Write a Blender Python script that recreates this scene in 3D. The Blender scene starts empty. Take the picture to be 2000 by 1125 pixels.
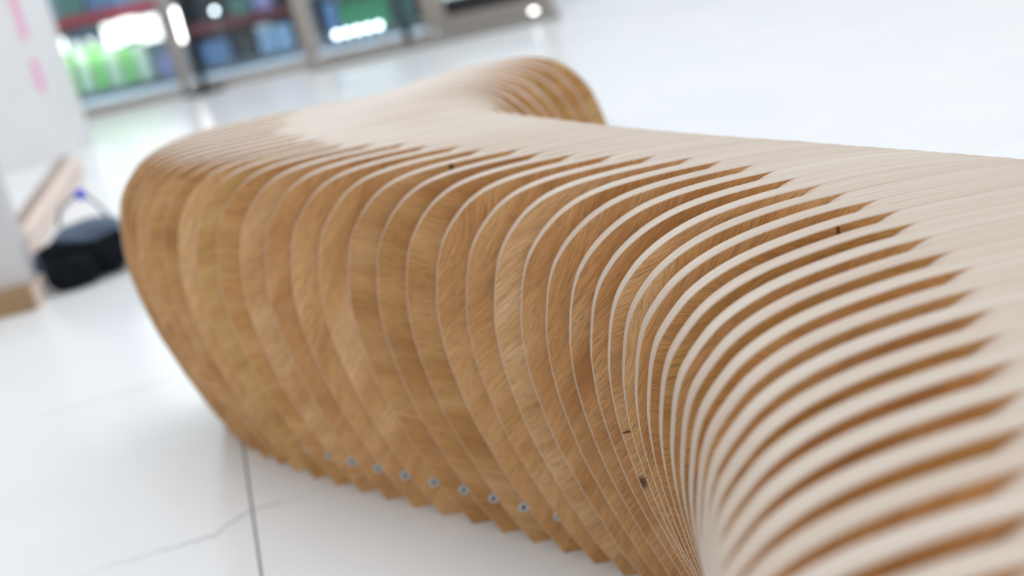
import bpy, bmesh, math, random
from mathutils import Vector, Matrix

# ------------------------------------------------------------------ camera
scene = bpy.context.scene
col = scene.collection
PITCH, ROLL, CAM_H, F_PX = 0.316383, 0.217687, 0.744106, 2398.86
cp, sp = math.cos(PITCH), math.sin(PITCH)
fwd = Vector((0, cp, -sp)); rgt = Vector((1, 0, 0)); upv = rgt.cross(fwd)
Ri = rgt * math.cos(ROLL) - upv * math.sin(ROLL)
Ui = rgt * math.sin(ROLL) + upv * math.cos(ROLL)
cam_data = bpy.data.cameras.new('camera')
cam = bpy.data.objects.new('camera', cam_data)
col.objects.link(cam)
cam.matrix_world = Matrix(((Ri.x, Ui.x, -fwd.x, 0), (Ri.y, Ui.y, -fwd.y, 0), (Ri.z, Ui.z, -fwd.z, CAM_H), (0, 0, 0, 1)))
cam_data.sensor_width = 36.0
cam_data.lens = F_PX / 2000.0 * 36.0
cam_data.clip_start = 0.02
cam_data.dof.use_dof = True
cam_data.dof.focus_distance = 1.05
cam_data.dof.aperture_fstop = 2.8
scene.camera = cam

# ------------------------------------------------------------------ world, lights, exposure
world = bpy.data.worlds.new('world'); scene.world = world
world.use_nodes = True
bg = world.node_tree.nodes['Background']
bg.inputs['Color'].default_value = (1.0, 0.955, 0.895, 1)
bg.inputs['Strength'].default_value = 0.66
def area(name, loc, size, power, color, rot=(0, 0, 0)):
    l = bpy.data.lights.new(name, 'AREA'); l.shape = 'RECTANGLE'; l.size, l.size_y = size
    l.energy = power; l.color = color
    o = bpy.data.objects.new(name, l); col.objects.link(o); o.location = loc; o.rotation_euler = rot
    return o
area('atrium_roof_glazing', (0.6, 3.0, 7.0), (8.0, 8.0), 385, (0.78, 0.885, 1.0))
scene.view_settings.view_transform = 'Standard'
scene.view_settings.look = 'None'
scene.view_settings.gamma = 1.0
scene.view_settings.exposure = 0.04
scene.view_settings.use_curve_mapping = False

# ------------------------------------------------------------------ helpers
def tag(o, label=None, cat=None, group=None, kind=None):
    if label: o['label'] = label
    if cat: o['category'] = cat
    if group: o['group'] = group
    if kind: o['kind'] = kind
    return o
def empty(name, loc, rz=0.0):
    o = bpy.data.objects.new(name, None); col.objects.link(o)
    o.location = loc; o.rotation_euler = (0, 0, rz); o.empty_display_size = 0.05
    return o
def link_mesh(name, me, parent=None, loc=None):
    o = bpy.data.objects.new(name, me); col.objects.link(o)
    if parent: o.parent = parent
    if loc is not None: o.location = loc
    return o
def from_bm(name, bm, mats, parent=None, loc=None, smooth=False):
    me = bpy.data.meshes.new(name)
    bmesh.ops.recalc_face_normals(bm, faces=bm.faces[:])
    bm.to_mesh(me); bm.free()
    for m in (mats if isinstance(mats, (list, tuple)) else [mats]): me.materials.append(m)
    if smooth:
        for p in me.polygons: p.use_smooth = True
    return link_mesh(name, me, parent, loc)
def box_bm(x0, x1, y0, y1, z0, z1, bev=0.0, seg=2):
    bm = bmesh.new()
    bmesh.ops.create_cube(bm, size=1.0)
    for v in bm.verts:
        v.co = Vector((x0 + (v.co.x + .5) * (x1 - x0), y0 + (v.co.y + .5) * (y1 - y0), z0 + (v.co.z + .5) * (z1 - z0)))
    if bev > 0:
        bmesh.ops.bevel(bm, geom=bm.edges[:], offset=bev, segments=seg, affect='EDGES', profile=0.5)
    return bm
def box(name, x0, x1, y0, y1, z0, z1, mat, parent=None, bev=0.0, loc=None):
    return from_bm(name, box_bm(x0, x1, y0, y1, z0, z1, bev), mat, parent, loc)
def lathe_bm(prof, n=20):
    bm = bmesh.new(); rings = []
    for r, z in prof:
        rings.append([bm.verts.new((r * math.cos(2 * math.pi * k / n), r * math.sin(2 * math.pi * k / n), z)) for k in range(n)])
    for a, b in zip(rings[:-1], rings[1:]):
        for k in range(n):
            bm.faces.new((a[k], a[(k + 1) % n], b[(k + 1) % n], b[k]))
    bm.faces.new(rings[0][::-1]); bm.faces.new(rings[-1])
    return bm
def tube_bm(pts, r, n=8):
    bm = bmesh.new(); rings = []
    pts = [Vector(p) for p in pts]
    for i, p in enumerate(pts):
        t = (pts[min(i + 1, len(pts) - 1)] - pts[max(i - 1, 0)]).normalized()
        a = t.cross(Vector((0.13, 0.9, 0.2))).normalized(); b = t.cross(a)
        rr = r[i] if isinstance(r, (list, tuple)) else r
        rings.append([bm.verts.new(p + (a * math.cos(2 * math.pi * k / n) + b * math.sin(2 * math.pi * k / n)) * rr) for k in range(n)])
    for A, B in zip(rings[:-1], rings[1:]):
        for k in range(n): bm.faces.new((A[k], A[(k + 1) % n], B[(k + 1) % n], B[k]))
    bm.faces.new(rings[0][::-1]); bm.faces.new(rings[-1])
    return bm
def interp(tab, x):
    """smooth (monotone-ish Catmull) interpolation through a sorted table [(x, y), ...]"""
    n = len(tab)
    if x <= tab[0][0]: return tab[0][1]
    if x >= tab[-1][0]: return tab[-1][1]
    for k in range(n - 1):
        if tab[k][0] <= x <= tab[k + 1][0]: break
    x0, y0 = tab[k]; x1, y1 = tab[k + 1]
    def slope(j):
        if j <= 0: return (tab[1][1] - tab[0][1]) / (tab[1][0] - tab[0][0])
        if j >= n - 1: return (tab[-1][1] - tab[-2][1]) / (tab[-1][0] - tab[-2][0])
        return (tab[j + 1][1] - tab[j - 1][1]) / (tab[j + 1][0] - tab[j - 1][0])
    h = x1 - x0; t = (x - x0) / h; m0, m1 = slope(k) * h, slope(k + 1) * h
    return (2*t**3 - 3*t**2 + 1)*y0 + (t**3 - 2*t**2 + t)*m0 + (-2*t**3 + 3*t**2)*y1 + (t**3 - t**2)*m1
def lin(tab, x):
    if x <= tab[0][0]: return tab[0][1]
    for (x0, y0), (x1, y1) in zip(tab[:-1], tab[1:]):
        if x <= x1: return y0 + (y1 - y0) * (x - x0) / (x1 - x0)
    return tab[-1][1]

# ------------------------------------------------------------------ materials
class NT:
    def __init__(self, name):
        self.m = bpy.data.materials.new(name); self.m.use_nodes = True
        self.t = self.m.node_tree; self.b = self.t.nodes['Principled BSDF']
        self.out = self.t.nodes['Material Output']
    def n(self, typ, **kw):
        nd = self.t.nodes.new(typ)
        for k, v in kw.items():
            if k in nd.inputs: nd.inputs[k].default_value = v
            else: setattr(nd, k, v)
        return nd
    def l(self, a, b): self.t.links.new(a, b)
    def math(self, op, a, b=None, clamp=False):
        nd = self.t.nodes.new('ShaderNodeMath'); nd.operation = op; nd.use_clamp = clamp
        for i, v in enumerate((a, b)):
            if v is None: continue
            if isinstance(v, (int, float)): nd.inputs[i].default_value = v
            else: self.l(v, nd.inputs[i])
        return nd.outputs[0]
    def vmath(self, op, a, b=None):
        nd = self.t.nodes.new('ShaderNodeVectorMath'); nd.operation = op
        for i, v in enumerate((a, b)):
            if v is None: continue
            if isinstance(v, (tuple, list)): nd.inputs[i].default_value = v
            else: self.l(v, nd.inputs[i])
        return nd.outputs['Value'] if op in ('LENGTH', 'DISTANCE', 'DOT_PRODUCT') else nd.outputs[0]
    def ramp(self, fac, stops):
        nd = self.t.nodes.new('ShaderNodeValToRGB'); cr = nd.color_ramp
        while len(cr.elements) < len(stops): cr.elements.new(0.5)
        for e, (p, c) in zip(cr.elements, stops):
            e.position = p; e.color = (*c, 1) if len(c) == 3 else c
        self.l(fac, nd.inputs[0]); return nd.outputs[0]
    def mix(self, fac, a, b, mode='MIX'):
        nd = self.t.nodes.new('ShaderNodeMix'); nd.data_type = 'RGBA'; nd.blend_type = mode
        for i, v in ((0, fac), (6, a), (7, b)):
            if isinstance(v, (int, float)): nd.inputs[i].default_value = v
            elif isinstance(v, (tuple, list)): nd.inputs[i].default_value = (*v, 1) if len(v) == 3 else v
            else: self.l(v, nd.inputs[i])
        return nd.outputs[2]
    def noise(self, vec, scale, detail=3.0, rough=0.55, dist=0.0):
        nd = self.t.nodes.new('ShaderNodeTexNoise')
        nd.inputs['Scale'].default_value = scale; nd.inputs['Detail'].default_value = detail
        nd.inputs['Roughness'].default_value = rough; nd.inputs['Distortion'].default_value = dist
        if vec is not None: self.l(vec, nd.inputs['Vector'])
        return nd.outputs['Fac']
def simple(name, color, rough=0.5, metal=0.0, emit=None, estr=0.0, spec=0.5, vary=0.06, vscale=8.0):
    g = NT(name); b = g.b
    tc = g.n('ShaderNodeTexCoord')
    f = g.noise(tc.outputs['Object'], vscale, 3)
    c = g.mix(f, tuple(max(0, x * (1 - vary)) for x in color), tuple(min(1, x * (1 + vary)) for x in color))
    g.l(c, b.inputs['Base Color'])
    b.inputs['Roughness'].default_value = rough; b.inputs['Metallic'].default_value = metal
    b.inputs['Specular IOR Level'].default_value = spec
    if emit:
        b.inputs['Emission Color'].default_value = (*emit, 1); b.inputs['Emission Strength'].default_value = estr
    return g.m

KNOTS = []   # world-space (point, radius) of the dark marks in the veneer, filled before the material is made
def make_face_mat():
    g = NT('plywood_face'); b = g.b
    tc = g.n('ShaderNodeTexCoord'); oi = g.n('ShaderNodeObjectInfo')
    rnd = oi.outputs['Random']
    # every rib is cut from another place of another sheet: turn and shift the grain
    ang = g.math('MULTIPLY_ADD', rnd, 1.5); ang.node.inputs[2].default_value = -0.45
    rot = g.n('ShaderNodeVectorRotate', rotation_type='Y_AXIS'); g.l(tc.outputs['Object'], rot.inputs['Vector']); g.l(ang, rot.inputs['Angle'])
    sh = g.n('ShaderNodeCombineXYZ'); g.l(g.math('MULTIPLY', rnd, 37.0), sh.inputs[0]); g.l(g.math('MULTIPLY', rnd, 91.0), sh.inputs[2])
    p = g.vmath('ADD', rot.outputs[0], sh.outputs[0])
    # swirl: low-frequency displacement bends the growth lines
    w = g.n('ShaderNodeTexNoise'); w.inputs['Scale'].default_value = 4.0; w.inputs['Detail'].default_value = 1.0
    g.l(p, w.inputs['Vector'])
    wv = g.vmath('SCALE', g.vmath('SUBTRACT', w.outputs['Color'], (.5, .5, .5))); wv.node.inputs['Scale'].default_value = 0.10
    q = g.vmath('ADD', p, wv)
    growth = g.noise(g.vmath('MULTIPLY', q, (3.0, 3.0, 24.0)), 1.0, 3, 0.6)
    fibre = g.noise(g.vmath('MULTIPLY', q, (34.0, 34.0, 1050.0)), 1.0, 3, 0.65)
    pore = g.noise(g.vmath('MULTIPLY', q, (75.0, 75.0, 1900.0)), 1.0, 1, 0.5)
    blot = g.noise(p, 9.0, 2)
    c = g.ramp(growth, [(0.27, (0.50, 0.255, 0.090)), (0.46, (0.68, 0.385, 0.157)), (0.60, (0.76, 0.46, 0.207)), (0.76, (0.86, 0.585, 0.305))])
    tone = g.ramp(rnd, [(0.0, (0.88, 0.82, 0.74)), (0.2, (1.05, 0.99, 0.95)), (0.4, (0.95, 0.95, 0.80)), (0.6, (1.16, 1.24, 1.45)), (0.8, (0.98, 0.90, 0.88)), (1.0, (1.14, 1.16, 1.22))])
    c = g.mix(1.0, c, tone, 'MULTIPLY')
    c = g.mix(g.math('MULTIPLY', g.ramp(fibre, [(0.38, (1, 1, 1)), (0.56, (0, 0, 0))]), 0.42), c, (0.27, 0.138, 0.05))
    c = g.mix(g.math('MULTIPLY', g.ramp(pore, [(0.34, (1, 1, 1)), (0.44, (0, 0, 0))]), 0.50), c, (0.16, 0.078, 0.03))
    c = g.mix(g.math('MULTIPLY', g.ramp(blot, [(0.55, (0, 0, 0)), (0.8, (1, 1, 1))]), 0.30), c, (0.62, 0.42, 0.24))
    geo = g.n('ShaderNodeNewGeometry')
    for pt, sc, r in KNOTS:
        d = g.vmath('SUBTRACT', geo.outputs['Position'], tuple(pt))
        d = g.vmath('LENGTH', g.vmath('MULTIPLY', d, sc))
        d = g.math('ADD', d, g.math('MULTIPLY', g.math('SUBTRACT', fibre, 0.5), r * 1.4))
        c = g.mix(g.ramp(g.math('DIVIDE', d, r), [(0.45, (.85, .85, .85)), (1.0, (0, 0, 0))]), c, (0.055, 0.022, 0.01))
    g.l(c, b.inputs['Base Color'])
    b.inputs['Roughness'].default_value = 0.45; b.inputs['Specular IOR Level'].default_value = 0.25
    bp = g.n('ShaderNodeBump'); bp.inputs['Strength'].default_value = 0.12; bp.inputs['Distance'].default_value = 0.0006
    g.l(fibre, bp.inputs['Height']); g.l(bp.outputs[0], b.inputs['Normal'])
    return g.m
def make_edge_mat():
    g = NT('plywood_edge'); b = g.b
    tc = g.n('ShaderNodeTexCoord'); oi = g.n('ShaderNodeObjectInfo'); rnd = oi.outputs['Random']
    sh = g.n('ShaderNodeCombineXYZ'); g.l(g.math('MULTIPLY', rnd, 13.0), sh.inputs[0]); g.l(g.math('MULTIPLY', rnd, 7.0), sh.inputs[1])
    p = g.vmath('ADD', tc.outputs['Object'], sh.outputs[0])
    ply = g.noise(g.vmath('MULTIPLY', p, (3.0, 620.0, 3.0)), 1.0, 2, 0.5)
    fine = g.noise(g.vmath('MULTIPLY', p, (14.0, 2300.0, 14.0)), 1.0, 2, 0.6)
    slow = g.noise(p, 6.0, 2)
    c = g.ramp(ply, [(0.30, (0.495, 0.400, 0.325)), (0.52, (0.572, 0.484, 0.410)), (0.72, (0.64, 0.565, 0.495))])
    tone = g.ramp(rnd, [(0.0, (0.98, 0.92, 0.90)), (0.25, (1.02, 1.0, 0.97)), (0.45, (1.0, 0.95, 0.93)), (0.7, (1.06, 1.07, 1.07)), (1.0, (0.97, 0.93, 0.88))])
    c = g.mix(1.0, c, tone, 'MULTIPLY')
    c = g.mix(g.math('MULTIPLY', g.ramp(fine, [(0.30, (1, 1, 1)), (0.46, (0, 0, 0))]), 0.30), c, (0.42, 0.29, 0.20))
    c = g.mix(g.math('MULTIPLY', slow, 0.22), c, (0.66, 0.575, 0.50))
    g.l(c, b.inputs['Base Color'])
    b.inputs['Roughness'].default_value = 0.48; b.inputs['Specular IOR Level'].default_value = 0.6
    b.inputs['Coat Weight'].default_value = 0.3; b.inputs['Coat Roughness'].default_value = 0.5
    return g.m

# ------------------------------------------------------------------ bench frame of reference
AL, Y0, PITCH_R, TH = -0.0719048, 1.185582, 0.0359545, 0.0180
ex = Vector((math.cos(AL), math.sin(AL), 0)); en = Vector((-math.sin(AL), math.cos(AL), 0))
def world_pt(x, n, z): return ex * x + en * n + Vector((0, 0, z))
I_FAR, I_NEAR = -22, 30

# ------------------------------------------------------------------ floor
def make_floor_mat():
    g = NT('polished_white_tile'); b = g.b
    geo = g.n('ShaderNodeNewGeometry'); P = geo.outputs['Position']
    cloud = g.noise(P, 2.2, 4, 0.6)
    c = g.ramp(cloud, [(0.3, (0.80, 0.825, 0.85)), (0.7, (0.86, 0.875, 0.89))])
    # one thin grey vein wandering across the slabs in front of the bench
    u = g.vmath('DOT_PRODUCT', P, (0.98, 0.195, 0)); v = g.vmath('DOT_PRODUCT', P, (-0.195, 0.98, 0))
    wob = g.noise(P, 9.0, 3, 0.6)
    kink = g.math('MULTIPLY', g.math('MINIMUM', g.math('MAXIMUM', g.math('ADD', u, 0.161), 0.0), 0.05), 0.75)
    base = g.math('ADD', g.math('ADD', kink, 1.565), g.math('MULTIPLY', g.math('SUBTRACT', wob, 0.5), 0.06))
    d = g.math('ABSOLUTE', g.math('SUBTRACT', v, base))
    vein = g.ramp(g.math('DIVIDE', d, 0.005), [(0.15, (1, 1, 1)), (1.0, (0, 0, 0))])
    near = g.ramp(g.math('ABSOLUTE', g.math('ADD', u, 0.15)), [(0.04, (1, 1, 1)), (0.10, (0.35, 0.35, 0.35)), (0.45, (0, 0, 0))])
    c = g.mix(g.math('MULTIPLY', g.math('MULTIPLY', vein, near), 0.8), c, (0.36, 0.38, 0.41))
    g.l(c, b.inputs['Base Color'])
    b.inputs['Roughness'].default_value = 0.20; b.inputs['Specular IOR Level'].default_value = 0.35
    return g.m
M_tile = make_floor_mat()
M_grout = simple('grey_grout', (0.20, 0.21, 0.23), 0.9)
# tile grid axes: u = (.98, .195), v = (-.195, .98)
TA = math.atan2(0.195, 0.98); TS = 1.2; GAP = 0.0032
floor = box('floor', -7, 7, -2.2, 12.5, -0.06, -0.0025, M_grout)
tag(floor, 'white polished stone tile floor with thin grey joints', 'floor', kind='structure')
me_tile = bpy.data.meshes.new('tile')
bm = box_bm(-(TS - GAP) / 2, (TS - GAP) / 2, -(TS - GAP) / 2, (TS - GAP) / 2, -0.02, 0.0, 0.0008, 1)
bm.to_mesh(me_tile); bm.free(); me_tile.materials.append(M_tile)
cu, su = math.cos(TA), math.sin(TA)
for a in range(-7, 7):
    for c_ in range(-3, 10):
        uc = -0.108 + (a + .5) * TS; vc = 2.267 + (c_ + .5 - 1) * TS
        x, y = cu * uc - su * vc, su * uc + cu * vc
        if abs(x) > 6.2 or y < -1.4 or y > 11.6: continue
        t = link_mesh('tile', me_tile, floor, (x, y, 0)); t.rotation_euler = (0, 0, TA)

# ------------------------------------------------------------------ the slatted bench
XB = [(-22, -.733), (-21, -.738), (-19, -.728), (-17, -.698), (-15, -.655), (-14, -.626), (-13, -.595), (-11, -.529), (-8, -.411), (-4, -.251),
      (0, -.112), (4, -.020), (8, .018), (12, .033), (16, .024), (20, -.010), (24, -.07), (28, -.15), (30, -.20)]
XK = [(-22, .070), (-21, .048), (-20, .027), (-19, .008), (-18, -.008), (-17, -.021), (-16, -.030), (-15, -.034), (-14, -.033), (-13, -.024),
      (-10, .044), (-6.6, .126), (-2.8, .230), (.4, .320), (4.2, .432), (8, .530), (12, .60), (16, .64), (20, .65), (24, .63), (30, .55)]
DH = [(-22, .011), (-16, .013), (-11, .013), (-8, .010), (-4, .004), (0, 0), (8, -.0005), (30, -.001)]
BUMP = [(-22, .0125), (-18, .009), (-14, .004), (-10, 0), (30, 0)]
TIP = [(-22, .33), (-17, .305), (-13.5, .27), (-10.7, .242), (-7, .228), (-3.6, .210), (-1, .207), (1, .218), (4, .205), (8, .215), (12, .208), (16, .197), (30, .195)]      # spacer nose behind the front bulge
TIPB = [(-22, .075), (-17, .075), (-14, .07), (-11, .06), (30, .06)]                                      # and before the back bulge
PA = [(0, .079), (.02, .070), (.05, .056), (.09, .042), (.125, .030), (.157, .021), (.182, .014), (.21, .0085), (.236, .0045), (.261, .0015), (.285, 0), (.31, .0006),
      (.325, .002), (.34, .005), (.36, .0098), (.376, .0148), (.391, .0215), (.400, .0275), (.409, .0345), (.42, .0455), (.431, .0595), (.441, .080), (.447, .105), (.450, .133), (.4515, .165), (.452, .21)]
PB = [(0, .079), (.02, .070), (.05, .056), (.09, .042), (.125, .030), (.157, .021), (.182, .014), (.21, .0085), (.236, .0045), (.261, .0015), (.285, 0), (.31, .0010),
      (.325, .003), (.34, .006), (.361, .0112), (.378, .018), (.388, .0245), (.399, .034), (.413, .049), (.425, .069), (.434, .092), (.440, .115), (.4445, .139), (.448, .163), (.4505, .19), (.452, .235)]
def prof(i):
    w = min(1, max(0, i / 8.0))
    return [(a[0] * (1 - w) + b_[0] * w, a[1] * (1 - w) + b_[1] * w) for a, b_ in zip(PA, PB)]
def dense(tab, n):
    """resample a polyline [(x, z)] with a Catmull-Rom curve"""
    out = []
    for k in range(len(tab) - 1):
        p0 = tab[max(k - 1, 0)]; p1 = tab[k]; p2 = tab[k + 1]; p3 = tab[min(k + 2, len(tab) - 1)]
        for s in range(n):
            t = s / n
            out.append(tuple(0.5 * ((2 * p1[d]) + (-p0[d] + p2[d]) * t + (2*p0[d] - 5*p1[d] + 4*p2[d] - p3[d]) * t*t + (-p0[d] + 3*p1[d] - 3*p2[d] + p3[d]) * t**3) for d in (0, 1)))
    out.append(tab[-1]); return out
def height_add(i, x, z, xb, xk):
    if z < .30: return 0.0
    k = min(1.0, (z - .30) / .15)
    u = (x - xb) / max(.05, xk - xb)
    s = min(1, max(0, (u - .50) / .28)); s = s * s * (3 - 2 * s)
    dip = math.exp(-((u - .55) / .10) ** 2) * .35
    return k * (interp(DH, i) + interp(BUMP, i) * (s - dip))
def rib_outline(i):
    xb, xk = interp(XB, i), interp(XK, i)
    pr = prof(i); half = (xk - xb) / 2 - .004
    fr = [(xb + o, z) for z, o in pr if o < half or z < .3]
    bk = [(xk - o, z) for z, o in pr if o < half or z < .3]
    fr = dense(fr, 3); bk = dense(bk, 3)[::-1]
    x0, x1 = fr[-1][0], bk[0][0]
    mid = []
    nm = 10
    for s in range(1, nm):
        t = s / nm
        zz = fr[-1][1] + (.4522 - max(fr[-1][1], .440)) * math.sin(math.pi * t) * .6
        mid.append((x0 + (x1 - x0) * t, max(zz, fr[-1][1])))
    pts = fr + mid + bk
    pts = [(x, z + height_add(i, x, z, xb, xk)) for x, z in pts]
    clean = [pts[0]]
    for p in pts[1:]:
        if math.hypot(p[0] - clean[-1][0], p[1] - clean[-1][1]) > 1e-4: clean.append(p)
    return clean
def inset(pts, b):
    n = len(pts); out = []
    area2 = sum(pts[k][0] * pts[(k + 1) % n][1] - pts[(k + 1) % n][0] * pts[k][1] for k in range(n))
    sg = 1 if area2 > 0 else -1
    for k in range(n):
        ax, az = pts[k - 1]; bx, bz = pts[(k + 1) % n]
        tx, tz = bx - ax, bz - az; L = math.hypot(tx, tz) or 1
        out.append((pts[k][0] - sg * tz / L * b, pts[k][1] + sg * tx / L * b))
    return out
CX, CN = -0.20, 1.20        # bench base (empty) in bench coordinates
def plate(name, pts, n0, n1, mats, parent, bev=0.0008, smooth_edge=True):
    """a flat board: outline pts (x, z) extruded from n0 to n1 with a slightly eased arris; slot 0 = faces, slot 1 = edge"""
    bm = bmesh.new(); ins = inset(pts, bev); n = len(pts)
    def ring(ps, y): return [bm.verts.new((x - CX, y - CN, z)) for x, z in ps]
    R = [ring(ins, n0), ring(pts, n0 + bev), ring(pts, n1 - bev), ring(ins, n1)]
    for a, b_ in zip(R[:-1], R[1:]):
        for k in range(n):
            f = bm.faces.new((a[k], a[(k + 1) % n], b_[(k + 1) % n], b_[k])); f.material_index = 1; f.smooth = smooth_edge
    f0 = bm.faces.new(R[0][::-1]); f1 = bm.faces.new(R[3])
    f0.material_index = 0; f1.material_index = 0
    bmesh.ops.recalc_face_normals(bm, faces=bm.faces[:])
    for e in bm.edges:
        fs = e.link_faces
        if len(fs) == 2 and fs[0].normal.angle(fs[1].normal, 0) > 0.6: e.smooth = False
    me = bpy.data.meshes.new(name); bm.to_mesh(me); bm.free()
    for m in mats: me.materials.append(m)
    return link_mesh(name, me, parent)

def rib_n(i): return Y0 - i * PITCH_R
KNOTS += [
    (world_pt(.004, rib_n(5), .206), (.8, 1, .8), .0070),
    (world_pt(.002, rib_n(5), .259), (.35, 1, 1.9), .0032),
    (world_pt(-.136, rib_n(-5), .452), (1.5, 1, .4), .006),
    (world_pt(.187, rib_n(8), .445), (2.2, 1, .22), .0042),
]
M_face = make_face_mat(); M_edge = make_edge_mat()
M_zinc = simple('zinc_plated_steel', (0.52, 0.60, 0.64), 0.35, 0.75)
M_socket = simple('black_socket', (0.02, 0.022, 0.025), 0.7)
bench = empty('slatted_bench', world_pt(CX, CN, 0), AL)
tag(bench, 'long wavy bench of parallel honey-brown plywood ribs standing on the white tile floor', 'bench')

# hex-socket sleeve nut, made once and shared
def make_nut_meshes():
    bm = lathe_bm([(.0066, 0), (.0066, .0008), (.0058, .0016), (.0028, .0016), (.0026, .0004)], 20)
    bmesh.ops.recalc_face_normals(bm, faces=bm.faces[:])
    m1 = bpy.data.meshes.new('bolt'); bm.to_mesh(m1); bm.free(); m1.materials.append(M_zinc)
    for p in m1.polygons: p.use_smooth = True
    bm = lathe_bm([(.0027, .0002), (.0027, .0012)], 6)
    bmesh.ops.recalc_face_normals(bm, faces=bm.faces[:])
    m2 = bpy.data.meshes.new('socket'); bm.to_mesh(m2); bm.free(); m2.materials.append(M_socket)
    return m1, m2
me_nut, me_sock = make_nut_meshes()
bm = lathe_bm([(.011, 0), (.011, PITCH_R - TH - .0004)], 16); bmesh.ops.recalc_face_normals(bm, faces=bm.faces[:])
me_sleeve = bpy.data.meshes.new('foot_sleeve'); bm.to_mesh(me_sleeve); bm.free(); me_sleeve.materials.append(M_zinc)
def top_z(i, x):
    pts = rib_outline(i); best = 0
    for (xa, za), (xc, zc) in zip(pts[:-1], pts[1:]):
        if min(xa, xc) <= x <= max(xa, xc) and abs(xc - xa) > 1e-9:
            best = max(best, za + (zc - za) * (x - xa) / (xc - xa))
    return best
rng = random.Random(5)
for i in range(I_FAR, I_NEAR + 1):
    pts = rib_outline(i)
    rib = plate('rib', pts, rib_n(i), rib_n(i) + TH, (M_face, M_edge), bench)
    xb, xk = interp(XB, i), interp(XK, i)
    on = .0785 + lin([(-30, .006), (-11, .0045), (-9, 0), (-3, 0), (-2, .0045), (-1, .011), (0, .016), (30, .02)], i)
    for xn in (xb + on, xk - on):
        nut = link_mesh('bolt', me_nut, rib, (xn - CX, rib_n(i) - CN, .0495)); nut.rotation_euler = (math.pi / 2, rng.uniform(0, 1), 0)
        sk = link_mesh('bolt_socket', me_sock, rib, (xn - CX, rib_n(i) - CN, .0495)); sk.rotation_euler = (math.pi / 2, rng.uniform(0, 1), 0)
    if i == I_NEAR: continue
    # filler board between this rib and the next nearer one: flush on top, its nose dropping away below the seat
    j = i + .5
    xt, xe = interp(XB, j) + interp(TIP, j) + rng.uniform(-1, 1) * lin([(-22, .035), (-13, .012), (-8, .006), (30, .006)], j), interp(XK, j) - interp(TIPB, j)
    if xe - xt < .03: xt, xe = xt - .02, xt + .05
    top = []
    noseF = [(.075, .068), (.066, .044), (.052, .0265), (.040, .0165), (.031, .0105), (.024, .0065), (.016, .0030), (.009, .0010), (.004, .0002)]
    ns_ = lin([(-30, 3.2), (-19, 3.0), (-12, 1.6), (-8, 1.0), (30, 1.0)], j)          # longer, softer noses towards the broad end
    for d, dz in noseF: top.append((xt - d * ns_, top_z(j, xt - d * ns_) - dz - .0002))
    nn = 14
    for s in range(nn + 1):
        x = xt + (xe - xt) * s / nn; top.append((x, top_z(j, x) - .0002))
    for d, dz in noseF[::-1]: top.append((xe + d, top_z(j, xe + d) - dz - .0002))
    zb = .30
    pts_s = [(top[0][0] + .012, zb)] + top + [(top[-1][0] - .012, zb)]
    sp_ = plate('spacer', pts_s, rib_n(i) - (PITCH_R - TH) + .0002, rib_n(i) - .0002, (M_face, M_edge), bench, bev=.0003)
    # sleeves on the tie bolts keep the feet apart
    for xa in (interp(XB, j) + .150, interp(XK, j) - .150):
        sl_ = link_mesh('foot_sleeve', me_sleeve, bench, (xa - CX, rib_n(i) - .0002 - CN, .0495)); sl_.rotation_euler = (math.pi / 2, 0, 0)

# ------------------------------------------------------------------ pillar
M_white = simple('white_paint', (0.90, 0.91, 0.92), 0.45)
M_cool = simple('shaded_white_paint', (0.87, 0.885, 0.91), 0.4)  # pillar white, its dimmer front put into the colour
M_pink = simple('pink_glow_paint', (0.97, 0.50, 0.72), 0.5)
pil = empty('pillar', (-1.76, 5.40, 0), 0.0)
tag(pil, 'square white pillar with a pink glow painted along one corner, near the shop window', 'pillar')
box('shaft', -0.70, -0.001, 0.004, 0.36, 0, 3.0, M_cool, pil, 0.004)
box('lit_side_sheet', -0.001, 0.006, 0.0, 0.362, 0, 3.0, M_white, pil, 0.001)  # whiter sheet: shop light on this side put into its colour
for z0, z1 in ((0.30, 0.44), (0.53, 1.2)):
    box('pink_glow_strip', -0.036, -0.010, -0.002, 0.0035, z0, z1, M_pink, pil)  # pink glow on the corner put into strips of colour

# ------------------------------------------------------------------ shop front
M_alu = simple('beige_anodised_frame', (0.40, 0.365, 0.335), 0.4, 0.2)
M_stone = simple('grey_stone_threshold', (0.27, 0.255, 0.235), 0.5)
M_back = simple('slate_blue_panel', (0.17, 0.24, 0.31), 0.6)
M_inner = simple('white_shop_wall', (0.82, 0.84, 0.86), 0.5)
M_shopfloor = simple('blue_grey_vinyl', (0.30, 0.40, 0.52), 0.4)
M_fascia = simple('white_fascia', (0.85, 0.87, 0.89), 0.5)
M_red = simple('red_shelf_rail', (0.42, 0.018, 0.035), 0.45)
M_dred = simple('dark_red_shelf_rail', (0.14, 0.025, 0.035), 0.45)
M_shelf = simple('grey_shelf_metal', (0.22, 0.26, 0.30), 0.45, 0.3)
M_black = simple('black_powder_coat', (0.012, 0.013, 0.016), 0.5)
g = NT('window_glass')
g.t.nodes.remove(g.b)
tr = g.n('ShaderNodeBsdfTransparent'); tr.inputs[0].default_value = (0.93, 0.97, 0.98, 1)
gl = g.n('ShaderNodeBsdfGlossy'); gl.inputs['Roughness'].default_value = 0.02
fr_ = g.n('ShaderNodeFresnel'); fr_.inputs['IOR'].default_value = 1.45
mx = g.n('ShaderNodeMixShader'); g.l(fr_.outputs[0], mx.inputs[0]); g.l(tr.outputs[0], mx.inputs[1]); g.l(gl.outputs[0], mx.inputs[2])
g.l(mx.outputs[0], g.out.inputs['Surface']); M_glass = g.m
def emat(name, c, s):
    return simple(name, c, 0.5, emit=c, estr=s)
M_lamp = emat('lamp_white', (1.0, 0.97, 0.93), 7.0)
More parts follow.
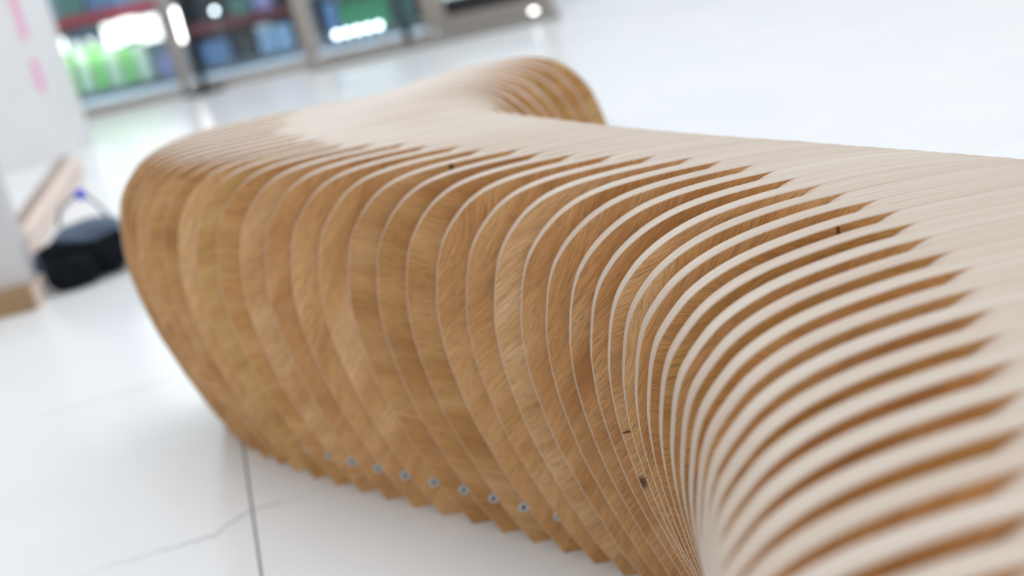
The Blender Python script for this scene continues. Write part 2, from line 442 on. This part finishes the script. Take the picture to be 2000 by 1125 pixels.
M_lampc = emat('lamp_cool', (0.86, 0.94, 1.0), 8.0)
M_lightbox = emat('lit_panel', (1.0, 0.96, 0.88), 2.2)

YF = 6.85
wall = box('wall_far', -5.2, 0.62, YF - .03, YF + .20, 2.25, 3.0, M_fascia)
tag(wall, 'white fascia above the shop window', 'wall', kind='structure')
box('shop_shade_slab', -5.2, 0.62, YF + .20, 8.6, 2.9, 3.0, M_fascia, wall)  # unseen slab added to darken the shop interior
box('shop_back', -5.2, 0.62, 8.5, 8.6, 0, 2.9, M_inner, wall)
box('shop_side', 0.54, 0.62, YF + .06, 8.5, 0, 2.9, M_inner, wall)
wall2 = box('wall_right', 0.62, 6.2, 7.45, 7.6, 0, 3.0, M_fascia)
tag(wall2, 'plain white wall beside the shop front', 'wall', kind='structure')
sf = box('trim_1', -5.2, 0.54, YF + .06, 8.5, 0.0, 0.018, M_shopfloor)
tag(sf, 'blue-grey floor inside the shop', 'floor', kind='structure')
th = box('trim_2', -0.80, 0.56, 6.56, YF + .05, 0, 0.030, M_stone, bev=.004)
tag(th, 'low grey stone threshold in front of the shop door', 'threshold', kind='structure')

def window(nm, x0, x1, label, mull_r=.06, z1=2.25, sill=.05):
    w = empty(nm, ((x0 + x1) / 2, YF, 0)); tag(w, label, 'window', kind='structure'); c = (x0 + x1) / 2
    box('sill', x0 - c, x1 - c, -.05, .05, 0, sill, M_alu, w, .004)
    box('mullion', x1 - c - mull_r / 2, x1 - c + mull_r / 2, -.035, .045, sill, z1, M_alu, w, .003)
    box('head', x0 - c, x1 - c, -.03, .04, z1 - .06, z1, M_alu, w, .003)
    box('pane', x0 + .03 - c, x1 - mull_r / 2 - c, -.004, .004, sill, z1 - .06, M_glass, w)
window('window_1', -5.2, -3.6, 'tall shop window bay hidden behind the pillar')
window('window_2', -3.6, -2.6, 'shop window bay beside the white pillar')
window('window_3', -2.57, -1.50, 'shop window bay showing green bottles and lit panels')
window('window_4', -1.47, -0.79, 'shop window bay with pale blue cartons behind it', .085)
window('window_5', -0.75, -0.12, 'shop window bay with a row of small lamps behind it', .07)
d = empty('door_1', (0.22, YF, 0)); tag(d, 'glazed shop door with a dark kick plate', 'door', kind='structure')
box('stile', -.31, -.25, -.02, .03, .03, 2.15, M_alu, d, .003); box('stile', .26, .33, -.03, .04, .0, 2.25, M_alu, d, .003)
box('bottom_rail', -.25, .26, -.02, .03, .03, .105, M_alu, d, .003); box('kick_plate', -.25, .26, -.016, .02, .105, .20, M_black, d)
box('top_rail', -.25, .26, -.02, .03, 2.05, 2.15, M_alu, d, .003); box('pane', -.25, .26, -.003, .003, .20, 2.05, M_glass, d)

# stands in front of the window
def stand(x, y, label, w=.26):
    s = empty('post_stand', (x, y, 0)); tag(s, label, 'stand', 'black post stands by the shop window')
    bm = box_bm(-w / 2, w / 2, -.04, .04, 0, .016, .004); from_bm('base_bar', bm, M_black, s)
    bm = box_bm(-.035, .035, -w / 2, w / 2, 0, .014, .004); from_bm('cross_bar', bm, M_black, s)
    from_bm('post', lathe_bm([(.021, .012), (.021, 1.02), (.018, 1.03)], 16), M_black, s, smooth=False)
    from_bm('cap', lathe_bm([(.026, 1.02), (.028, 1.035), (.020, 1.055), (.006, 1.062)], 16), M_black, s, smooth=True)
stand(-1.385, 6.72, 'black metal post stand before the mullion beside the bay with green bottles', .22)
stand(-0.255, 6.70, 'black metal post stand on a flat cross base beside the stone threshold', .27)

# shelving inside
def shelf_unit(x0, x1, zs, rail, label):
    s = empty('shop_shelf', ((x0 + x1) / 2, 7.70, .018)); tag(s, label, 'shelf'); h = (x1 - x0) / 2
    for sx in (-1, 1): box('upright', sx * (h - .012) - .012, sx * (h - .012) + .012, -.22, .22, 0, zs[-1] + .22, M_shelf, s)
    box('back_panel', -h + .024, h - .024, .19, .21, 0, zs[-1] + .22, M_back, s)
    for z in zs:
        b_ = box('shelf_board', -h + .024, h - .024, -.21, .19, z - .02, z, M_shelf, s)
        if z > .1: box('price_rail', -h + .024, h - .024, -.235, -.21, z - .036, z + .018, rail, b_)
shelf_unit(-2.62, -1.66, (.04, .47), M_red, 'grey shop shelf with bright red rails, carrying the lime-green bottles')
shelf_unit(-1.60, -0.86, (.04, .275, .52), M_dred, 'grey shop shelf with dark red rails, carrying the blue cartons')
shelf_unit(-0.82, -0.14, (.04, .33), M_shelf, 'plain grey shop shelf carrying dark green bottles')

M_lime = simple('lime_green_plastic', (0.35, 0.80, 0.25), 0.25, emit=None)
M_mint = simple('pale_mint_plastic', (0.75, 0.95, 0.70), 0.3)
M_dgreen = simple('leaf_green_plastic', (0.06, 0.42, 0.20), 0.3)
M_lblue = simple('pale_blue_card', (0.30, 0.50, 0.72), 0.5)
M_mblue = simple('blue_card', (0.12, 0.24, 0.46), 0.5)
M_violet = simple('violet_card', (0.40, 0.38, 0.75), 0.5)
M_dark = simple('charcoal_card', (0.035, 0.055, 0.055), 0.6)
M_teal = simple('teal_card', (0.10, 0.25, 0.23), 0.5)
M_capw = simple('white_cap', (0.85, 0.87, 0.88), 0.4)
def bottle(x, y, z, h, r, m, label, grp):
    b_ = empty('bottle', (x, y, z)); tag(b_, label, 'bottle', grp)
    from_bm('body', lathe_bm([(r * .92, 0), (r, h * .04), (r, h * .62), (r * .8, h * .75), (r * .34, h * .86), (r * .32, h * .92)], 18), m, b_, smooth=True)
    from_bm('cap', lathe_bm([(r * .42, h * .90), (r * .42, h * .985), (r * .36, h)], 14), M_capw, b_, smooth=False)
for k in range(6):
    bottle(-2.30 + .088 * k, 7.53, .0600, .30, .036, (M_lime, M_mint)[k % 2],
           ('lime-green plastic bottle with white cap on the red-railed shelf', 'pale mint plastic bottle with white cap on the red-railed shelf')[k % 2],
           ('lime bottles on the red-railed shelf', 'mint bottles on the red-railed shelf')[k % 2])
for k in range(4):
    bottle(-0.62 + .075 * k, 7.54, .0600, .25, .030, M_dgreen, 'dark green bottle behind the row of small lamps', 'dark green bottles behind the lamps')
def carton(x0, x1, z0, z1, m, label, lidm=None, y=7.50, dp=.16, grp=None):
    c = empty('carton', ((x0 + x1) / 2, y + dp / 2, z0)); tag(c, label, 'carton', grp); w = (x1 - x0) / 2
    box('body', -w, w, -dp / 2, dp / 2, 0, (z1 - z0) * .86, m, c, .004)
    box('lid', -w - .003, w + .003, -dp / 2 - .003, dp / 2 + .003, (z1 - z0) * .84, z1 - z0, lidm or m, c, .004)
carton(-1.155, -1.065, .0600, .235, M_lblue, 'pale blue carton on the lowest dark-railed shelf beside the charcoal carton', M_capw)
carton(-1.055, -0.955, .0600, .215, M_lblue, 'pale blue carton on the lowest dark-railed shelf beside the window mullion', M_lblue)
carton(-1.30, -1.18, .0600, .225, M_dark, 'charcoal carton on the lowest dark-railed shelf', M_dark)
carton(-1.50, -1.33, .0600, .200, M_mblue, 'dark blue carton on the lowest dark-railed shelf', M_mblue)
carton(-1.13, -1.02, .295, .43, M_violet, 'violet carton on the second dark-railed shelf', M_violet)
carton(-1.27, -1.15, .295, .42, M_teal, 'teal carton on the second dark-railed shelf beside the violet one', M_teal)
carton(-1.755, -1.700, .0600, .17, M_violet, 'small violet carton at the end of the red-railed shelf', M_violet, dp=.1)
carton(-2.25, -2.10, .49, .66, M_teal, 'teal carton on the red-railed shelf above the bottles, beside the pillar', M_dgreen)
carton(-2.07, -1.90, .49, .68, M_mblue, 'blue carton on the red-railed shelf above the lit panels', M_teal)
carton(-0.74, -0.665, .0600, .27, M_mblue, 'tall blue carton beside the dark green bottles', M_lblue)
carton(-0.33, -0.22, .0600, .28, M_teal, 'tall teal carton beside the dark green bottles', M_teal, y=7.52)
# lit things
lp = empty('light_box', (-1.84, 7.44, .30)); tag(lp, 'wide glowing light box hung under the red shelf rail', 'light box')
for xa, xb_, za, zb_ in ((-.17, -.075, -.005, .125), (-.068, .03, .01, .135), (.037, .15, -.02, .12)):
    box('panel', xa, xb_, -.012, .012, za, zb_, M_lightbox, lp, .004)
box('case', -.175, .155, .013, .035, -.025, .14, M_shelf, lp)
lp = empty('light_box', (-2.31, 7.44, .30)); tag(lp, 'small glowing light box at the pillar end of the red-railed shelf', 'light box')
box('panel', -.03, .06, -.012, .012, .02, .10, M_lightbox, lp, .004); box('case', -.035, .065, .013, .035, .015, .105, M_shelf, lp)
tl = empty('tube_lamp', (-1.575, 7.40, .018)); tag(tl, 'upright glowing tube lamp beside the window mullion', 'lamp')
from_bm('tube', lathe_bm([(.016, .225), (.018, .235), (.018, .405), (.016, .415)], 14), M_lamp, tl, smooth=True)
from_bm('holder', lathe_bm([(.03, 0), (.03, .01), (.008, .015), (.008, .226)], 14), M_shelf, tl)
def globe(x, y, z, r, label, grp=None, m=None):
    b_ = empty('globe_lamp', (x, y, .018)); tag(b_, label, 'lamp', grp)
    from_bm('bulb', lathe_bm([(r * math.sin(a), z - .018 - r * math.cos(a)) for a in [math.pi * (k + .35) / 9.7 for k in range(10)]], 14), m or M_lampc, b_, smooth=True)
    from_bm('stem', lathe_bm([(.02, 0), (.02, .006), (.005, .01), (.005, max(.012, z - .018 - r))], 10), M_shelf, b_)
for k in range(5):
    globe(-.675 + .062 * k, 7.30, .098, .017, 'small glowing globe lamp in the row before the dark green bottles', 'row of globe lamps in the shop window')
globe(-1.335, 7.36, .375, .014, 'single glowing globe lamp on a thin stem before the blue cartons')

# floor spot by the door
fs = empty('floor_spot', (0.43, 6.63, 0.030)); tag(fs, 'small glowing floor spot lamp on the stone threshold', 'lamp')
from_bm('lens', lathe_bm([(.018, .02), (.018, .03), (.010, .036)], 14), M_lamp, fs); from_bm('housing', lathe_bm([(.026, 0), (.026, .018), (.019, .022)], 14), M_shelf, fs)

area('bottle_fill_light', (-2.05, 7.50, .44), (.5, .04), 3.0, (1, 1, .95), (0, 0, 0))  # fill light added to brighten the green bottles
# unseen ceiling fill lights, added to brighten the shop and its floor reflection
for x in (-2.1, -0.6):
    o = area('shop_fill_light', (x, 7.45, 2.7), (1.0, .6), 75, (1, .97, .93))

# ------------------------------------------------------------------ pedestal, timber, bag
M_wood2 = simple('brown_plinth_wood', (0.36, 0.235, 0.125), 0.5, vary=.2, vscale=30)
M_pale = simple('pale_birch_and_lit_side', (0.80, 0.66, 0.58), 0.5)
M_ped = simple('light_grey_laminate', (0.66, 0.66, 0.68), 0.45)
ped = empty('display_pedestal', (-1.42, 3.02, 0), 0.12)
tag(ped, 'light grey display pedestal on a brown wooden plinth beside the black bag', 'pedestal')
box('plinth', -.27, .262, -.14, -.005, 0, .056, M_wood2, ped, .003)
box('plinth_lit_side', .2625, .271, -.137, -.008, 0, .055, M_pale, ped, .001)  # light on the plinth's side put into a paler slip
box('column', -.25, .258, -.10, -.015, .056, 1.05, M_ped, ped, .004)
box('top_plate', -.27, .262, -.12, -.005, 1.05, 1.075, M_white, ped, .004)

M_wtop = simple('brown_top', (0.33, 0.24, 0.19), 0.5)
tb = empty('timber_beam', (-1.49, 4.20, 0), math.atan2(.20, 1.25))
tag(tb, 'pale timber beam with a brown top lying on the floor behind the bag', 'beam')
box('beam', -.03, .045, -.66, .66, 0, .075, M_pale, tb, .004)
box('top_strip', -.032, .012, -.66, .66, .0755, .083, M_wtop, tb, .002)  # darker brown strip along the beam's top

M_bag = simple('black_nylon', (0.006, 0.008, 0.012), 0.85, vary=.3, vscale=40, spec=.15)
M_bag2 = simple('slate_blue_nylon', (0.10, 0.135, 0.20), 0.7, vary=.15, vscale=30, spec=.3)
M_web = simple('grey_webbing', (0.16, 0.17, 0.20), 0.7)
M_blue = simple('bright_blue_plastic', (0.06, 0.08, 0.85), 0.4)
bag = empty('backpack', (-1.060, 3.125, 0), 0.22)
tag(bag, 'slumped black backpack with a slate-blue lid lying beside the pedestal', 'backpack')
def blob(name, c, s, m, seed, bump=.012, p=3.0):
    bm = bmesh.new(); bmesh.ops.create_icosphere(bm, subdivisions=4, radius=1)
    r2 = random.Random(seed); ph = [(r2.uniform(2, 6), r2.uniform(2, 6), r2.uniform(2, 6), r2.uniform(0, 6)) for _ in range(5)]
    for v in bm.verts:
        d_ = v.co.copy(); k = (abs(d_.x) ** p + abs(d_.y) ** p + abs(d_.z) ** p) ** (-1 / p)
        q = Vector((d_.x * k * s[0], d_.y * k * s[1], d_.z * k * s[2]))
        w = sum(math.sin(a * d_.x * 1.3 + b_ * d_.y + c_ * d_.z + f_) for a, b_, c_, f_ in ph) / 5
        q += d_ * w * bump; q = q + Vector(c); q.z = max(q.z, 0.001); v.co = q
    return from_bm(name, bm, m, bag, smooth=True)
blob('main_body', (0, .02, .061), (.112, .085, .061), M_bag, 3)
blob('front_pocket', (-.035, -.070, .042), (.062, .036, .042), M_bag, 7, .008)
blob('lid', (.022, .015, .119), (.085, .07, .024), M_bag2, 9, .009, 2.6)
blob('side_pocket', (-.112, .045, .056), (.030, .045, .034), M_bag2, 12, .006, 2.5)
sl = [(-.045, .03, .145), (-.030, .035, .185), (.012, .04, .208), (.034, .04, .215), (.060, .03, .18), (.085, .02, .135), (.10, .01, .10)]
strap = from_bm('strap_loop', tube_bm(sl, .0045, 8), M_web, bag, smooth=True)
from_bm('strap_buckle', box_bm(.018, .044, .028, .052, .196, .222, .006), M_blue, strap)
